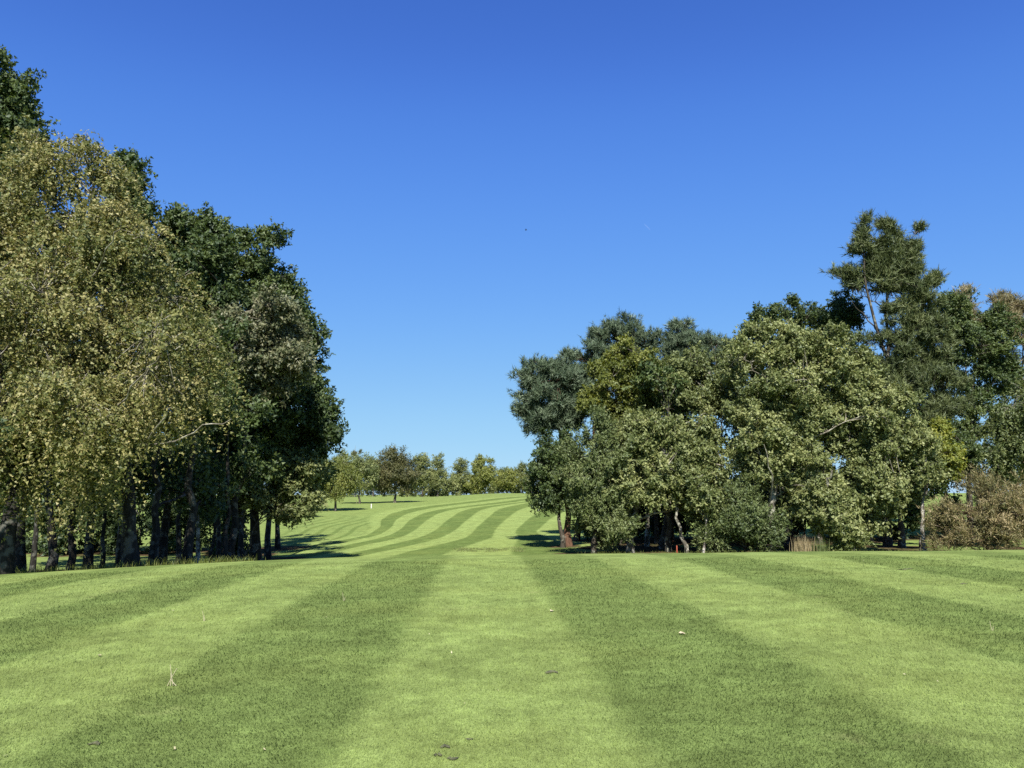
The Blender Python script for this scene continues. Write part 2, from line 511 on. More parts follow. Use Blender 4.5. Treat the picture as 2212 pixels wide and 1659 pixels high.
def make_tree(name, label, cat, D, bvx, lobes, leaf, kind, n_leaves, tr, bark='oak', group=None, top=None, base_xy=None,
              n_limb=6, limb_mat=None, back=0.5, deep=1.5, scale=1.0, tint=0.0, low=0.35, stems=1, twigs=True, litter=3.0,
              bend=0.25, extra_limbs=(), limb_r=0.34, spread=0.2):
    global rng
    rng = np.random.default_rng(zlib.crc32(label.encode()))
    random.seed(zlib.crc32(label.encode()))
    k = KIND[kind]
    LW = lobes_world(lobes, D)
    if base_xy is None:
        bx = (bvx - CX) / F * D / (CP + SP * 0.14)
        for _ in range(4):                       # settle the foot on the terrain
            zg = float(zf(bx, D))
            axial = D * CP + (zg - EYE) * SP
            bx = (bvx - CX) / F * axial
        base_xy = (bx, D)
    bx, by = base_xy
    bz = float(zf(bx, by))
    root = empty(name, (bx, by, bz))
    tag(root, label, cat, group)
    if litter:
        WOOD.append((bx, by, litter))
    org = np.array([bx, by, bz])
    n_cl = max(6, int(n_leaves * k.get('x', 1.0) / (k['ns'] * k['nl'])))
    P, O = crown_points(LW, n_cl, back, deep, k['br'], k['nb'], k['fl'])
    wsum = sum(r[0] * r[2] for _, r in LW)
    cc = sum(c * (r[0] * r[2]) for c, r in LW) / wsum
    hi = max(LW, key=lambda q: q[0][2] + q[1][2])
    if top is None:
        tp = hi[0] + np.array([0, 0, hi[1][2] * 0.55])
        tp[:2] = 0.5 * tp[:2] + 0.5 * cc[:2]
    else:
        tp = at(top[0], top[1], by)
    trunks = []
    for s in range(stems):
        b0 = org + (np.array([random.uniform(-.5, .5), random.uniform(-.4, .4), 0]) * (0 if s == 0 else 1.0)) * (tr * 4)
        t0 = tp if s == 0 else tp + np.array([random.uniform(-1, 1) * LW[0][1][0], random.uniform(-.5, .5), -random.random() * 1.5])
        b0[2] = float(zf(b0[0], b0[1])) - 0.12
        pth = trunk_path(b0, t0, 12, bend, 0.05 + tr * 0.15)
        f = np.linspace(0, 1, 12)
        rad = tr * (1 - 0.86 * f) * (1 if s == 0 else 0.7)
        rad[0] *= 1.35
        rad[1] *= 1.08
        trunks.append((pth, rad))
    V, Fq = join([tube(p, r, 10 if tr > .1 else 6, 0.05) for p, r in trunks])
    tk = link('trunk', mesh_np('trunk', V - org, Fq, smooth=True), root, [BARK[bark]])
    nodes = []
    for p, r in trunks:
        h = p[:, 2]
        m = h > h[0] + low * (h[-1] - h[0])
        nodes.append(np.stack([np.interp(np.linspace(0, 1, 24), np.linspace(0, 1, m.sum()), p[m][:, a]) for a in range(3)], 1))
    lm = BARK[limb_mat] if limb_mat else BARK[bark]
    if n_limb and len(P):
        far_i = [int(np.argmax(np.linalg.norm(P - cc, axis=1)))]
        dm = np.linalg.norm(P - P[far_i[0]], axis=1)
        while len(far_i) < min(n_limb, len(P)):
            j = int(np.argmax(dm))
            far_i.append(j)
            dm = np.minimum(dm, np.linalg.norm(P - P[j], axis=1))
        for j in far_i:
            tgt = cc + (P[j] - cc) * 0.93
            tpth, trad = trunks[random.randrange(len(trunks))]
            hz = np.linalg.norm(tgt[:2] - cc[:2])
            zs = np.clip(tgt[2] - hz * random.uniform(.45, .95), tpth[0, 2] + low * 0.8 * (tpth[-1, 2] - tpth[0, 2]), tpth[-2, 2])
            i = int(np.argmin(np.abs(tpth[:, 2] - zs)))
            a = tpth[i]
            ctl = a + (tgt - a) * 0.5 + np.array([0, 0, 0.22 * hz * (1 if k['droop'] < .3 else 1.6)])
            pth = bezier(a, ctl, tgt, 10)
            pth[2:-1] += rng.standard_normal((7, 3)) * 0.09
            r0 = max(.03, trad[i] * limb_r * 1.5)
            V, Fq = tube(pth, np.linspace(r0, max(.014, r0 * .14), 10), 6)
            link('limb', mesh_np('limb', V - org, Fq, smooth=True), tk, [lm])
            nodes.append(pth[2:])
    for poly, r0 in extra_limbs:                 # limbs that the photograph shows plainly
        pth = np.array([at(*p) for p in poly])
        tt = np.linspace(0, 1, len(pth))
        ss = np.linspace(0, 1, 10)
        pth = np.stack([np.interp(ss, tt, pth[:, a]) for a in range(3)], 1)
        pth[1:-1] += rng.standard_normal((8, 3)) * 0.05
        V, Fq = tube(pth, np.linspace(r0, r0 * .3, 10), 6)
        link('limb', mesh_np('limb', V - org, Fq, smooth=True), tk, [lm])
    V, Fq, tint_v = leaf_cloud(P, O, k, tint, scale, spread)
    mi = np.zeros(len(Fq), np.int32)
    if twigs and len(P):
        ND = np.concatenate(nodes)
        tubes = []
        used = np.zeros(len(ND))
        for p, o in zip(P, O):
            dist = np.linalg.norm(ND - p, axis=1)
            j = int(np.argmin(dist + 0.35 * np.maximum(0, ND[:, 2] - p[2]) + 0.5 * used))
            a = ND[j]
            if dist[j] > 2.2 or used[j] > 2:
                a = p - o * 0.7 - np.array([0, 0, 0.25])
            else:
                used[j] += 1
            ctl = (a + p) / 2 + np.array([0, 0, 0.12 * np.linalg.norm(p - a)]) + rng.standard_normal(3) * 0.12
            r0 = (0.014 + 0.007 * np.linalg.norm(p - a)) * (0.65 if kind == 'droop' else 1.0)
            tubes.append(tube(bezier(a, ctl, p + o * 0.25, 4), np.linspace(r0, 0.009, 4), 3))
        V2, F2 = join(tubes)
        F2 = np.concatenate([F2[:, [0, 1, 2]], F2[:, [0, 2, 3]]])
        Fq = np.concatenate([Fq, F2 + len(V)])
        V = np.concatenate([V, V2])
        mi = np.concatenate([mi, np.ones(len(F2), np.int32)])
        tint_v = np.concatenate([tint_v, np.full(len(F2), 0.5)])
    link('crown', mesh_np('crown', V - org, Fq, mi, {'tint': ('FACE', tint_v)}), root, [LEAF[leaf], lm])
    return root


#@@TREES@@
# ------------------------------------------------------------------ left wood
GL, GR, GF = 'trees of the wood on the left', 'trees of the wood on the right', 'trees along the far ridge'
make_tree('hornbeam_tree', 'large drooping tree with yellowing olive leaves at the front of the left wood', 'tree', 26.0, 283,
          [(130, 345, 75, 80), (70, 330, 60, 65), (205, 395, 70, 75), (250, 430, 60, 60), (40, 430, 130, 120), (170, 470, 120, 110), (300, 490, 65, 75), (265, 590, 120, 120),
           (350, 620, 60, 80), (120, 650, 180, 160), (390, 740, 85, 105), (240, 800, 180, 140), (60, 830, 150, 140, -1.0),
           (425, 840, 70, 65), (120, 950, 150, 85, -1.6), (290, 925, 100, 75, -.8), (10, 970, 90, 75, -2.0), (150, 860, 150, 100, -3.2), (320, 780, 100, 85, -2.6), (60, 660, 120, 120, -2.6),
           (50, 1000, 110, 40, -2.2), (170, 995, 90, 36, -2.0)],
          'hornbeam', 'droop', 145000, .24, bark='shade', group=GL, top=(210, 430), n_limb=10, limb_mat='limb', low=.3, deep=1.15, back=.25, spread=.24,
          extra_limbs=[([(290, 1010, 25), (320, 950, 23.2), (350, 905, 21.8), (372, 880, 21.2)], .04),
                       ([(300, 960, 24.6), (380, 948, 23), (440, 925, 22.2), (500, 905, 21.8)], .035),
                       ([(240, 900, 24), (270, 850, 22.4), (310, 800, 21.4), (345, 770, 21)], .035),
                       ([(190, 620, 25), (215, 570, 23), (240, 520, 22), (262, 480, 21.6)], .035)])
make_tree('oak_tree', 'tall dark green oak rising highest at the left photo edge', 'tree', 33, 42,
          [(0, 225, 75, 90), (55, 215, 34, 75), (45, 300, 55, 70), (-80, 260, 110, 130), (20, 340, 65, 90), (-60, 430, 130, 140), (0, 560, 90, 120)],
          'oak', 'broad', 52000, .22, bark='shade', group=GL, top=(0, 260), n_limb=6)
make_tree('oak_tree', 'dark oak whose narrow top shows just above the yellowing drooping tree', 'tree', 36, 188,
          [(290, 375, 34, 52), (275, 450, 50, 65), (310, 460, 28, 50), (240, 560, 90, 100)],
          'oak', 'broad', 22000, .18, bark='shade', group=GL, top=(285, 380), n_limb=4)
make_tree('oak_tree', 'dark oak with a knobbly top standing between the drooping tree and the rounded oak', 'tree', 38, 348,
          [(415, 490, 50, 62), (380, 505, 45, 50), (450, 510, 36, 45), (400, 560, 80, 80), (455, 545, 55, 65), (390, 690, 80, 120), (450, 660, 60, 90)],
          'oak', 'broad', 42000, .2, bark='shade', group=GL, top=(415, 480), n_limb=5)
make_tree('oak_tree', 'broad dark green oak forming the right-hand edge of the left wood', 'tree', 42, 555,
          [(525, 530, 60, 55), (575, 560, 50, 60), (480, 610, 80, 85), (600, 640, 65, 80), (560, 740, 110, 115), (645, 720, 45, 60),
           (655, 800, 50, 60), (600, 860, 110, 95), (680, 880, 40, 70), (695, 945, 45, 48), (600, 970, 105, 80), (510, 900, 95, 120)],
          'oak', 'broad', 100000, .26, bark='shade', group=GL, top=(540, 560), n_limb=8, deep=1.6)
make_tree('oak_tree', 'grey-green leaved oak in front of the broad dark oak', 'tree', 37, 500,
          [(575, 710, 70, 65), (540, 790, 85, 60), (625, 785, 50, 50), (480, 720, 50, 65), (480, 830, 60, 55)],
          'grey', 'broad', 36000, .20, bark='shade', group=GL, top=(545, 700), n_limb=5, limb_mat='limb', tint=-.02)
make_tree('oak_tree', 'low olive leaved tree under the right edge of the broad dark oak', 'tree', 41, 521,
          [(640, 1015, 50, 55), (600, 1065, 60, 40), (660, 1085, 28, 32), (550, 1035, 60, 55), (625, 1105, 30, 20)],
          'sage', 'broad', 15000, .07, group=GL, top=(610, 1030), n_limb=4, tint=-.12, low=.2)
make_tree('oak_tree', 'thick pale lichened trunk, the leftmost tree at the photo edge', 'tree', 23.5, 6,
          [(-190, 500, 150, 190), (-210, 800, 140, 150, -2), (-40, 720, 45, 110, 4), (-190, 930, 120, 90, -3.5), (-20, 900, 50, 60, 4)],
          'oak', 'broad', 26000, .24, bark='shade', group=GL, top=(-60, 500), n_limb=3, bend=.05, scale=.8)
_fill_l = [   # D, foot x, trunk radius, bark, crown offset x, label
    (30, 105, .26, 'oak', -20, 'dark trunked oak standing second right of the thick leftmost trunk'),
    (31, 147, .20, 'oak', 10, 'dark trunked oak in shade, third right of the thick leftmost trunk'),
    (34, 217, .14, 'oak', 0, 'slim dark tree in deep shade left of the leaning drooping tree'),
    (29, 328, .24, 'oak', 20, 'dark oak with a flared root just right of the drooping tree trunk'),
    (29.5, 403, .27, 'shade', 10, 'stout pale lichened trunk in the middle of the left wood'),
    (36, 424, .15, 'pale', 0, 'slim white-patched trunk directly behind the stout pale trunk'),
    (37, 457, .13, 'oak', 10, 'thin dark tree between the stout pale trunk and the twin trunks'),
    (33, 486, .17, 'shade', 0, 'left one of the twin grey trunks in the left wood'),
    (44, 70, .2, 'oak', -10, 'dark oak at the back of the left wood near the photo edge'),
    (45, 255, .2, 'oak', 0, 'dark oak at the back of the left wood behind the drooping tree'),
    (47, 385, .2, 'oak', 0, 'dark oak at the back of the left wood behind the stout pale trunk'),
    (48, 470, .2, 'oak', 0, 'dark oak at the back of the left wood behind the twin trunks'),
]
for D, fx, r, bk, ox, lab in _fill_l:
    s = 33.0 / D
    tall = [(fx + ox - 30, 820, 95, 120, 2), (fx + ox + 40, 700, 90, 120, 2), (fx + ox - 40, 640, 80, 90, 2)] if D > 40 else []
    make_tree('oak_tree', lab, 'tree', D, fx,
              tall + [(fx + ox, 1066 - 150 * s, 105 * s, 95 * s, 3), (fx + ox + 45 * s, 1066 - 50 * s, 85 * s, 75 * s, 3),
               (fx + ox - 45 * s, 1066 - 40 * s, 85 * s, 70 * s, 3.5), (fx + ox, 1066 - 260 * s, 80 * s, 95 * s, 3)],
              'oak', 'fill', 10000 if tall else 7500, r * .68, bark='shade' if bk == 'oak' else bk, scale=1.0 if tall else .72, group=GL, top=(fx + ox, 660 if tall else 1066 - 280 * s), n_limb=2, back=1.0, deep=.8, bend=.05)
_under_l = [(60, -90, 'shaded holly bush at the back of the left wood by the photo edge'), (63, 30, 'shaded holly bush deep behind the second dark trunk'),
            (61, 130, 'shaded holly bush deep between the dark trunks left of the drooping tree'), (64, 215, 'shaded holly bush deep behind the drooping tree trunk'),
            (62, 300, 'shaded holly bush deep behind the flared root'), (65, 418, 'shaded holly bush deep behind the stout pale trunk'),
            (62, 500, 'shaded holly bush behind the twin grey trunks')]
for D, fx, lab in _under_l:
    make_tree('holly_bush', lab, 'bush', D, fx, [(fx, 1130, 52, 42), (fx + 32, 1095, 50, 50), (fx - 34, 1100, 50, 50), (fx + 15, 1168, 48, 26), (fx - 34, 1165, 45, 26)],
              'oak', 'fill', 8000, .08, group='holly bushes at the back of the left wood', top=(fx, 1090), n_limb=2, back=1.0, deep=.8, stems=3, low=.1, tint=-.2)
for D, fx, lobes, lab in ((54, 578, [(590, 720, 80, 110), (600, 850, 85, 100), (610, 970, 70, 70)], 'dark oak hidden behind the broad dark oak, its trunk just right of it'),
                          (66, 600, [(600, 830, 70, 100), (610, 940, 75, 80), (620, 1020, 60, 50)], 'farthest dark oak of the left wood shading the dip'),
                          (60, 520, [(520, 800, 80, 110), (520, 930, 85, 100)], 'dark oak at the back between the twin trunks and broad oak')):
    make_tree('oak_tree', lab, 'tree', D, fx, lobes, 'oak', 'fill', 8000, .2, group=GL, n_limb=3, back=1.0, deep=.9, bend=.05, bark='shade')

# ------------------------------------------------------------------ right wood
make_tree('pine_tree', 'blue-green pine leaning out at the left end of the right wood', 'tree', 57, 1229,
          [(1160, 805, 38, 36), (1200, 835, 55, 40), (1150, 855, 32, 22), (1225, 870, 50, 36), (1145, 895, 30, 18), (1190, 905, 55, 22), (1170, 925, 30, 14)],
          'pine', 'pine', 42000, .24, bark='pine', group=GR, top=(1190, 800), n_limb=8, limb_mat='pine', back=.6, low=.55, litter=1.3)
make_tree('pine_tree', 'tall blue-green pine with a rounded top behind the yellow-green tree', 'tree', 63, 1245,
          [(1360, 715, 38, 34), (1320, 735, 48, 36), (1395, 745, 32, 36), (1270, 775, 50, 38), (1340, 790, 70, 40), (1225, 790, 28, 30), (1240, 830, 45, 34)],
          'pine', 'pine', 42000, .24, bark='pine', group=GR, top=(1335, 730), n_limb=7, limb_mat='pine', back=.5, low=.5, litter=1.3)
make_tree('pine_tree', 'blue-green pine with a pointed top right of the rounded pine', 'tree', 62, 1450,
          [(1480, 712, 26, 28), (1480, 752, 48, 34), (1540, 745, 40, 28), (1445, 770, 26, 28), (1500, 800, 60, 40), (1585, 770, 30, 30)],
          'pine', 'pine', 34000, .22, bark='pine', group=GR, top=(1482, 700), n_limb=6, limb_mat='pine', back=.5, low=.5)
make_tree('holly_tree', 'dark shaded evergreen hanging low under the leaning blue-green pine', 'tree', 55.5, 1216,
          [(1200, 975, 40, 45), (1190, 1020, 45, 50), (1182, 1070, 38, 36), (1225, 1045, 36, 65), (1240, 985, 34, 45)],
          'oak', 'broad', 24000, .16, group=GR, top=(1195, 950), n_limb=4, tint=-.15, litter=1.3)
make_tree('yew_tree', 'fine leaved green evergreen bush at the left foot of the right wood', 'tree', 47.2, 1285,
          [(1275, 985, 40, 50), (1255, 1050, 42, 60), (1300, 1045, 45, 60), (1250, 1110, 36, 38), (1310, 1120, 50, 48), (1290, 940, 30, 40), (1330, 1140, 28, 25)],
          'yew', 'fine', 42000, .14, group=GR, top=(1285, 940), n_limb=6, tint=.22, low=.1)
make_tree('maple_tree', 'yellow-green leaved tree in front of the rounded blue-green pine', 'tree', 54, 1330,
          [(1345, 758, 28, 34), (1335, 800, 55, 40), (1385, 800, 40, 36), (1320, 860, 58, 40), (1390, 860, 48, 45), (1290, 880, 30, 30), (1350, 900, 60, 35)],
          'maple', 'broad', 36000, .18, group=GR, top=(1345, 770), n_limb=6)
make_tree('oak_tree', 'sage-green oak with low spreading boughs above the red marker post', 'tree', 48.5, 1362,
          [(1345, 955, 62, 50), (1420, 955, 65, 55), (1490, 960, 60, 60), (1380, 1020, 75, 55), (1460, 1030, 70, 50), (1330, 1060, 40, 35, -1),
           (1410, 1075, 50, 28, -1), (1530, 1020, 50, 60), (1500, 1070, 38, 30)],
          'sage', 'broad', 62000, .22, bark='pale', group=GR, top=(1400, 940), n_limb=8, limb_mat='limb', low=.3)
make_tree('oak_tree', 'mid-green oak behind and above the low spreading sage-green oak', 'tree', 53, 1432,
          [(1480, 800, 55, 45), (1440, 840, 45, 50), (1530, 830, 60, 55), (1490, 890, 70, 50), (1580, 800, 40, 45), (1575, 880, 40, 50)],
          'sage', 'broad', 36000, .22, group=GR, top=(1500, 800), n_limb=5, tint=-.2, limb_mat='limb')
make_tree('oak_tree', 'largest domed sage-green oak in the middle of the right wood', 'tree', 47.5, 1660,
          [(1640, 740, 45, 50), (1700, 740, 65, 45), (1775, 755, 70, 50), (1620, 820, 60, 65), (1710, 830, 80, 65), (1800, 830, 80, 65),
           (1860, 800, 45, 55), (1640, 920, 75, 75), (1740, 930, 90, 75), (1850, 910, 80, 75), (1640, 1010, 60, 55), (1730, 1020, 70, 55), (1925, 900, 50, 60)],
          'sage', 'broad', 102000, .27, bark='pale', group=GR, top=(1730, 780), n_limb=11, limb_mat='limb', low=.25,
          extra_limbs=[([(1660, 1090, 47), (1668, 1030, 45.4), (1650, 960, 44.4)], .07)])
make_tree('oak_tree', 'sage-green oak with a pale forked limb, right of the domed oak', 'tree', 47, 1835,
          [(1890, 960, 60, 55), (1950, 960, 50, 55), (1900, 1040, 70, 50), (1810, 1050, 60, 45), (1960, 1040, 40, 45), (1790, 1110, 40, 42, -1),
           (1835, 1135, 45, 38, -1.4), (1885, 1100, 50, 35), (1740, 1090, 40, 40)],
          'sage', 'broad', 62000, .24, bark='pale', group=GR, top=(1890, 950), n_limb=8, limb_mat='limb', low=.15, tint=.04,
          extra_limbs=[([(1772, 1100, 46.4), (1783, 1060, 45.6), (1797, 1015, 44.8)], .17)])
make_tree('oak_tree', 'dark green oak top left of the tall pine', 'tree', 60, 1700,
          [(1790, 690, 55, 36), (1830, 670, 40, 38), (1745, 680, 30, 32), (1800, 740, 70, 45), (1640, 690, 28, 30)],
          'oak', 'broad', 24000, .22, group=GR, top=(1790, 690), n_limb=4)
make_tree('oak_tree', 'spindly dark treetop poking up between the domed oak and dark oak', 'tree', 58, 1690,
          [(1706, 682, 15, 42), (1700, 725, 32, 32), (1655, 690, 34, 26)],
          'oak', 'broad', 5000, .12, group=GR, top=(1706, 650), n_limb=3, tint=.1)
make_tree('pine_tree', 'tallest dark pine with a ragged layered crown above the right wood', 'tree', 56, 1917,
          [(1862, 502, 13, 30), (1858, 540, 20, 24), (1917, 500, 13, 30), (1917, 537, 23, 24), (1945, 527, 13, 20), (1985, 510, 8, 22), (1974, 533, 13, 15),
           (1888, 548, 20, 18), (1900, 563, 44, 13), (1955, 563, 34, 13), (1836, 596, 30, 14), (1875, 588, 32, 12), (1925, 592, 46, 13), (1975, 590, 27, 12),
           (1850, 612, 34, 10), (1905, 618, 42, 11), (1955, 621, 44, 11), (2000, 618, 28, 10), (2023, 607, 13, 8), (1925, 575, 50, 14),
           (1985, 655, 45, 13), (1935, 672, 34, 10), (2010, 690, 50, 14), (1960, 706, 55, 13), (1905, 735, 40, 13), (2000, 728, 60, 15),
           (1950, 752, 50, 14), (2020, 765, 55, 16), (1985, 790, 70, 18), (1905, 790, 55, 20), (2010, 825, 65, 24), (1945, 830, 60, 24),
           (2000, 880, 75, 34), (1930, 870, 60, 34), (1960, 930, 60, 40), (2055, 850, 40, 40, 1.5)],
          'pine2', 'pine', 86000, .27, bark='oak', group=GR, top=(1917, 500), n_limb=10, back=.6, low=.35, bend=.5,
          extra_limbs=[([(1915, 770, 56), (1888, 690, 55.8), (1868, 590, 55.6), (1862, 500, 55.6)], .13),
                       ([(1917, 660, 56), (1950, 640, 56), (1990, 620, 56)], .06), ([(1900, 720, 56), (1865, 680, 56), (1840, 650, 55.5)], .06)])
make_tree('oak_tree', 'dark green tree with sky gaps right of the tallest pine', 'tree', 62, 2100,
          [(2060, 655, 45, 36), (2120, 690, 55, 45), (2075, 730, 55, 45), (2150, 740, 40, 50), (2060, 800, 36, 40), (2170, 800, 32, 55), (2125, 790, 32, 34), (2120, 850, 26, 24),
           (2060, 950, 50, 50), (2120, 970, 50, 60), (2100, 900, 28, 22), (2150, 900, 30, 40)],
          'oak', 'broad', 66000, .20, bark='oak', group=GR, top=(2110, 690), n_limb=7, tint=.14, deep=1.1)
make_tree('poplar_tree', 'small golden-brown treetop between the tallest pine and the photo edge', 'tree', 74, 2095,
          [(2090, 645, 24, 26), (2095, 700, 30, 45)], 'gold', 'twiggy', 14000, .12, bark='tan', group=GR, top=(2092, 640), n_limb=4, scale=1.6)
make_tree('poplar_tree', 'tall golden-brown feathery tree at the right photo edge', 'tree', 70, 2215,
          [(2195, 660, 40, 50), (2165, 690, 28, 40), (2210, 740, 36, 70), (2240, 700, 40, 80), (2195, 810, 30, 60)],
          'gold', 'twiggy', 30000, .16, bark='tan', group=GR, top=(2210, 650), n_limb=6, limb_mat='tan', deep=1.0, scale=1.6)
make_tree('maple_tree', 'small bright yellow-green tree right of the domed oak', 'tree', 50, 1990,
          [(2025, 940, 35, 32), (2045, 985, 36, 32), (2010, 990, 40, 40), (2050, 1020, 28, 22)],
          'yellow', 'broad', 9000, .10, group=GR, top=(2020, 950), n_limb=4, deep=1.0)
make_tree('willow_tree', 'pale green leafy tree at the right photo edge above the brown shrub', 'tree', 52, 2235,
          [(2195, 880, 50, 40), (2170, 940, 40, 40), (2220, 960, 60, 50), (2240, 860, 50, 60), (2160, 990, 36, 30)],
          'willow', 'droop', 26000, .16, group=GR, top=(2225, 850), n_limb=5, limb_mat='limb', scale=1.5)
make_tree('birch_tree', 'slender straight trunked tree at the right end of the wood', 'tree', 46.5, 1997,
          [(1990, 1010, 30, 40), (1965, 1000, 28, 30)], 'sage', 'broad', 5000, .13, bark='birch', group=GR, top=(1995, 980), n_limb=2, bend=.1)
make_tree('birch_tree', 'thin white stemmed sapling beside the dark round bush', 'tree', 46, 1518,
          [(1522, 1082, 26, 20), (1512, 1050, 20, 20)], 'sage', 'broad', 4000, .085, bark='birch', group=GR, top=(1530, 1060), n_limb=2, bend=.6, tint=.06)
make_tree('oak_tree', 'slender tree with a leaning pale stem behind the red marker post', 'tree', 47.6, 1484,
          [(1455, 1000, 40, 40, 1), (1430, 960, 40, 36, 1)], 'sage', 'broad', 6000, .12, bark='pale', group=GR, top=(1440, 980), n_limb=2, bend=.7)
_fill_r = [
    (50, 1445, .19, 'oak', 0, 'dark straight trunked oak left of the red marker post'),
    (56, 1398, .16, 'pale', 25, 'pale leaning trunk in the gloom behind the low spreading oak'),
    (60, 1420, .18, 'oak', 0, 'dark oak at the back of the right wood behind the low spreading oak'),
    (58, 1560, .2, 'oak', 0, 'dark oak at the back of the right wood behind the dark round bush'),
    (53, 1712, .17, 'oak', 0, 'dark trunked oak directly behind the dry reeds'),
    (60, 1640, .2, 'oak', 0, 'dark oak at the back of the right wood behind the domed oak'),
    (61, 1770, .2, 'oak', 0, 'dark oak at the back of the wood behind the pale forked limb'),
    (55, 1948, .22, 'oak', -10, 'dark trunked oak left of the slender straight trunk at the wood end'),
    (63, 1880, .2, 'oak', 0, 'dark oak at the back of the right wood behind the tallest pine'),
    (66, 2045, .2, 'oak', 0, 'dark oak at the back of the wood behind the small bright tree'),
    (67, 2160, .2, 'oak', 0, 'dark oak at the back of the wood behind the pale green tree'),
    (60, 1340, .18, 'oak', 0, 'dark oak at the back of the right wood behind the yellow-green tree'),
]
for D, fx, r, bk, ox, lab in _fill_r:
    s = 56.0 / D
    hi_ = {1340: 830, 1420: 830, 1398: 860, 1445: 860, 1560: 830, 1640: 800, 1712: 800, 1770: 790, 1880: 800, 1948: 820, 2045: 820, 2160: 850}.get(fx, 900)
    make_tree('oak_tree', lab, 'tree', D, fx,
              [(fx + ox, hi_, 62, 62, 1), (fx + ox - 25, hi_ + 80, 65, 60, 1), (fx + ox, 1066 - 110 * s, 75 * s, 65 * s, 1), (fx + ox + 30 * s, 1066 - 20 * s, 65 * s, 60 * s, 1.5),
               (fx + ox - 30 * s, 1066 - 10 * s, 65 * s, 60 * s, 2), (fx + ox, 1066 - 190 * s, 60 * s, 50 * s, 1)],
              'oak', 'fill', 8000, r, bark=bk, group=GR, top=(fx + ox, 1066 - 180 * s), n_limb=2, back=1.0, deep=.8, bend=.05)
for D, fx, lab in ((64, 1330, 'shaded holly bush deep behind the left boughs of the low spreading oak'), (66, 1430, 'shaded holly bush deep behind the red marker post'),
                   (65, 1530, 'shaded holly bush deep behind the white stemmed sapling'), (66, 1640, 'shaded holly bush deep behind the round dark bush'),
                   (65, 1740, 'shaded holly bush deep behind the dry reeds'), (66, 1850, 'shaded holly bush deep behind the pale forked oak'), (65, 1950, 'shaded holly bush deep left of the slender straight trunk')):
    make_tree('holly_bush', lab, 'bush', D, fx, [(fx, 1105, 55, 40), (fx + 30, 1070, 50, 45), (fx - 32, 1075, 50, 45), (fx + 15, 1140, 52, 26), (fx - 34, 1138, 48, 26)],
              'oak', 'fill', 7000, .08, group='holly bushes at the back of the right wood', top=(fx, 1090), n_limb=2, back=1.0, deep=.8, stems=3, low=.1, tint=-.2)
make_tree('juniper_bush', 'round dark green fine leaved bush at the front of the right wood', 'bush', 46, 1608,
          [(1605, 1105, 50, 45), (1570, 1130, 45, 50), (1640, 1135, 50, 48), (1600, 1160, 70, 35), (1550, 1165, 30, 28), (1665, 1165, 32, 28), (1580, 1080, 30, 22)],
          'yew', 'fine', 30000, .06, group=None, top=(1605, 1090), n_limb=5, stems=4, low=.05, tint=.05)
make_tree('brown_shrub', 'wide brown twiggy shrub at the right photo edge', 'bush', 44, 2130,
          [(2105, 1108, 55, 42), (2160, 1085, 55, 50), (2210, 1078, 60, 60), (2060, 1138, 38, 38), (2120, 1145, 70, 40), (2190, 1145, 70, 40), (2250, 1120, 60, 70), (2045, 1160, 26, 26)],
          'tan', 'twiggy', 46000, .05, bark='tan', group=None, top=(2140, 1050), n_limb=8, stems=7, low=.05, limb_mat='tan', spread=.28, tint=-.1)

# ------------------------------------------------------------------ far ridge
def far_tree(name, label, vx, vy, lobes, leaf, n, tr=.16, group=GF, D=None, scale=1.0, top=None, kind='far', limbs=0, low=.3, tint=0.0, bark='oak', litter=0):
    h = ground_hit(vx, vy, d0=50) if D is None else None
    base = (h[0], h[1]) if D is None else None
    return make_tree(name, label, 'tree', h[1] if D is None else D, vx, lobes, leaf, kind, n, tr, bark=bark, group=group, base_xy=base,
                     n_limb=limbs, back=.7, scale=scale, top=top, low=low, litter=litter, tint=tint, twigs=True, deep=1.2)


far_tree('cherry_tree', 'low wide yellow-green tree with a forked trunk on the far slope', 724, 1104,
         [(724, 1020, 36, 26), (700, 1035, 28, 24), (750, 1032, 26, 26), (725, 1050, 45, 20), (690, 1055, 18, 16)], 'faryel', 15000, .20, limbs=6, scale=.62, low=.12, tint=-.12)
far_tree('cherry_tree', 'olive tree standing just behind the low wide yellow-green tree', 777, 1088,
         [(775, 1010, 30, 28), (760, 1030, 30, 26), (795, 1030, 22, 26)], 'sage', 11000, .2, limbs=4, scale=.75, tint=-.1)
far_tree('chestnut_tree', 'rounded brownish tree standing alone on the far ridge', 853, 1086,
         [(853, 1000, 26, 28), (838, 1022, 26, 24), (872, 1022, 28, 26), (853, 1038, 40, 20)], 'brown', 20000, .26, limbs=5, scale=.7)
far_tree('poplar_tree', 'thin bare pale tree rising behind the far trees', 767, 1060, [(768, 974, 7, 20), (760, 988, 9, 16), (775, 988, 6, 16)], 'grey', 700, .2,
         D=215, kind='twiggy', scale=3.5, limbs=5, bark='limb', tint=.1)
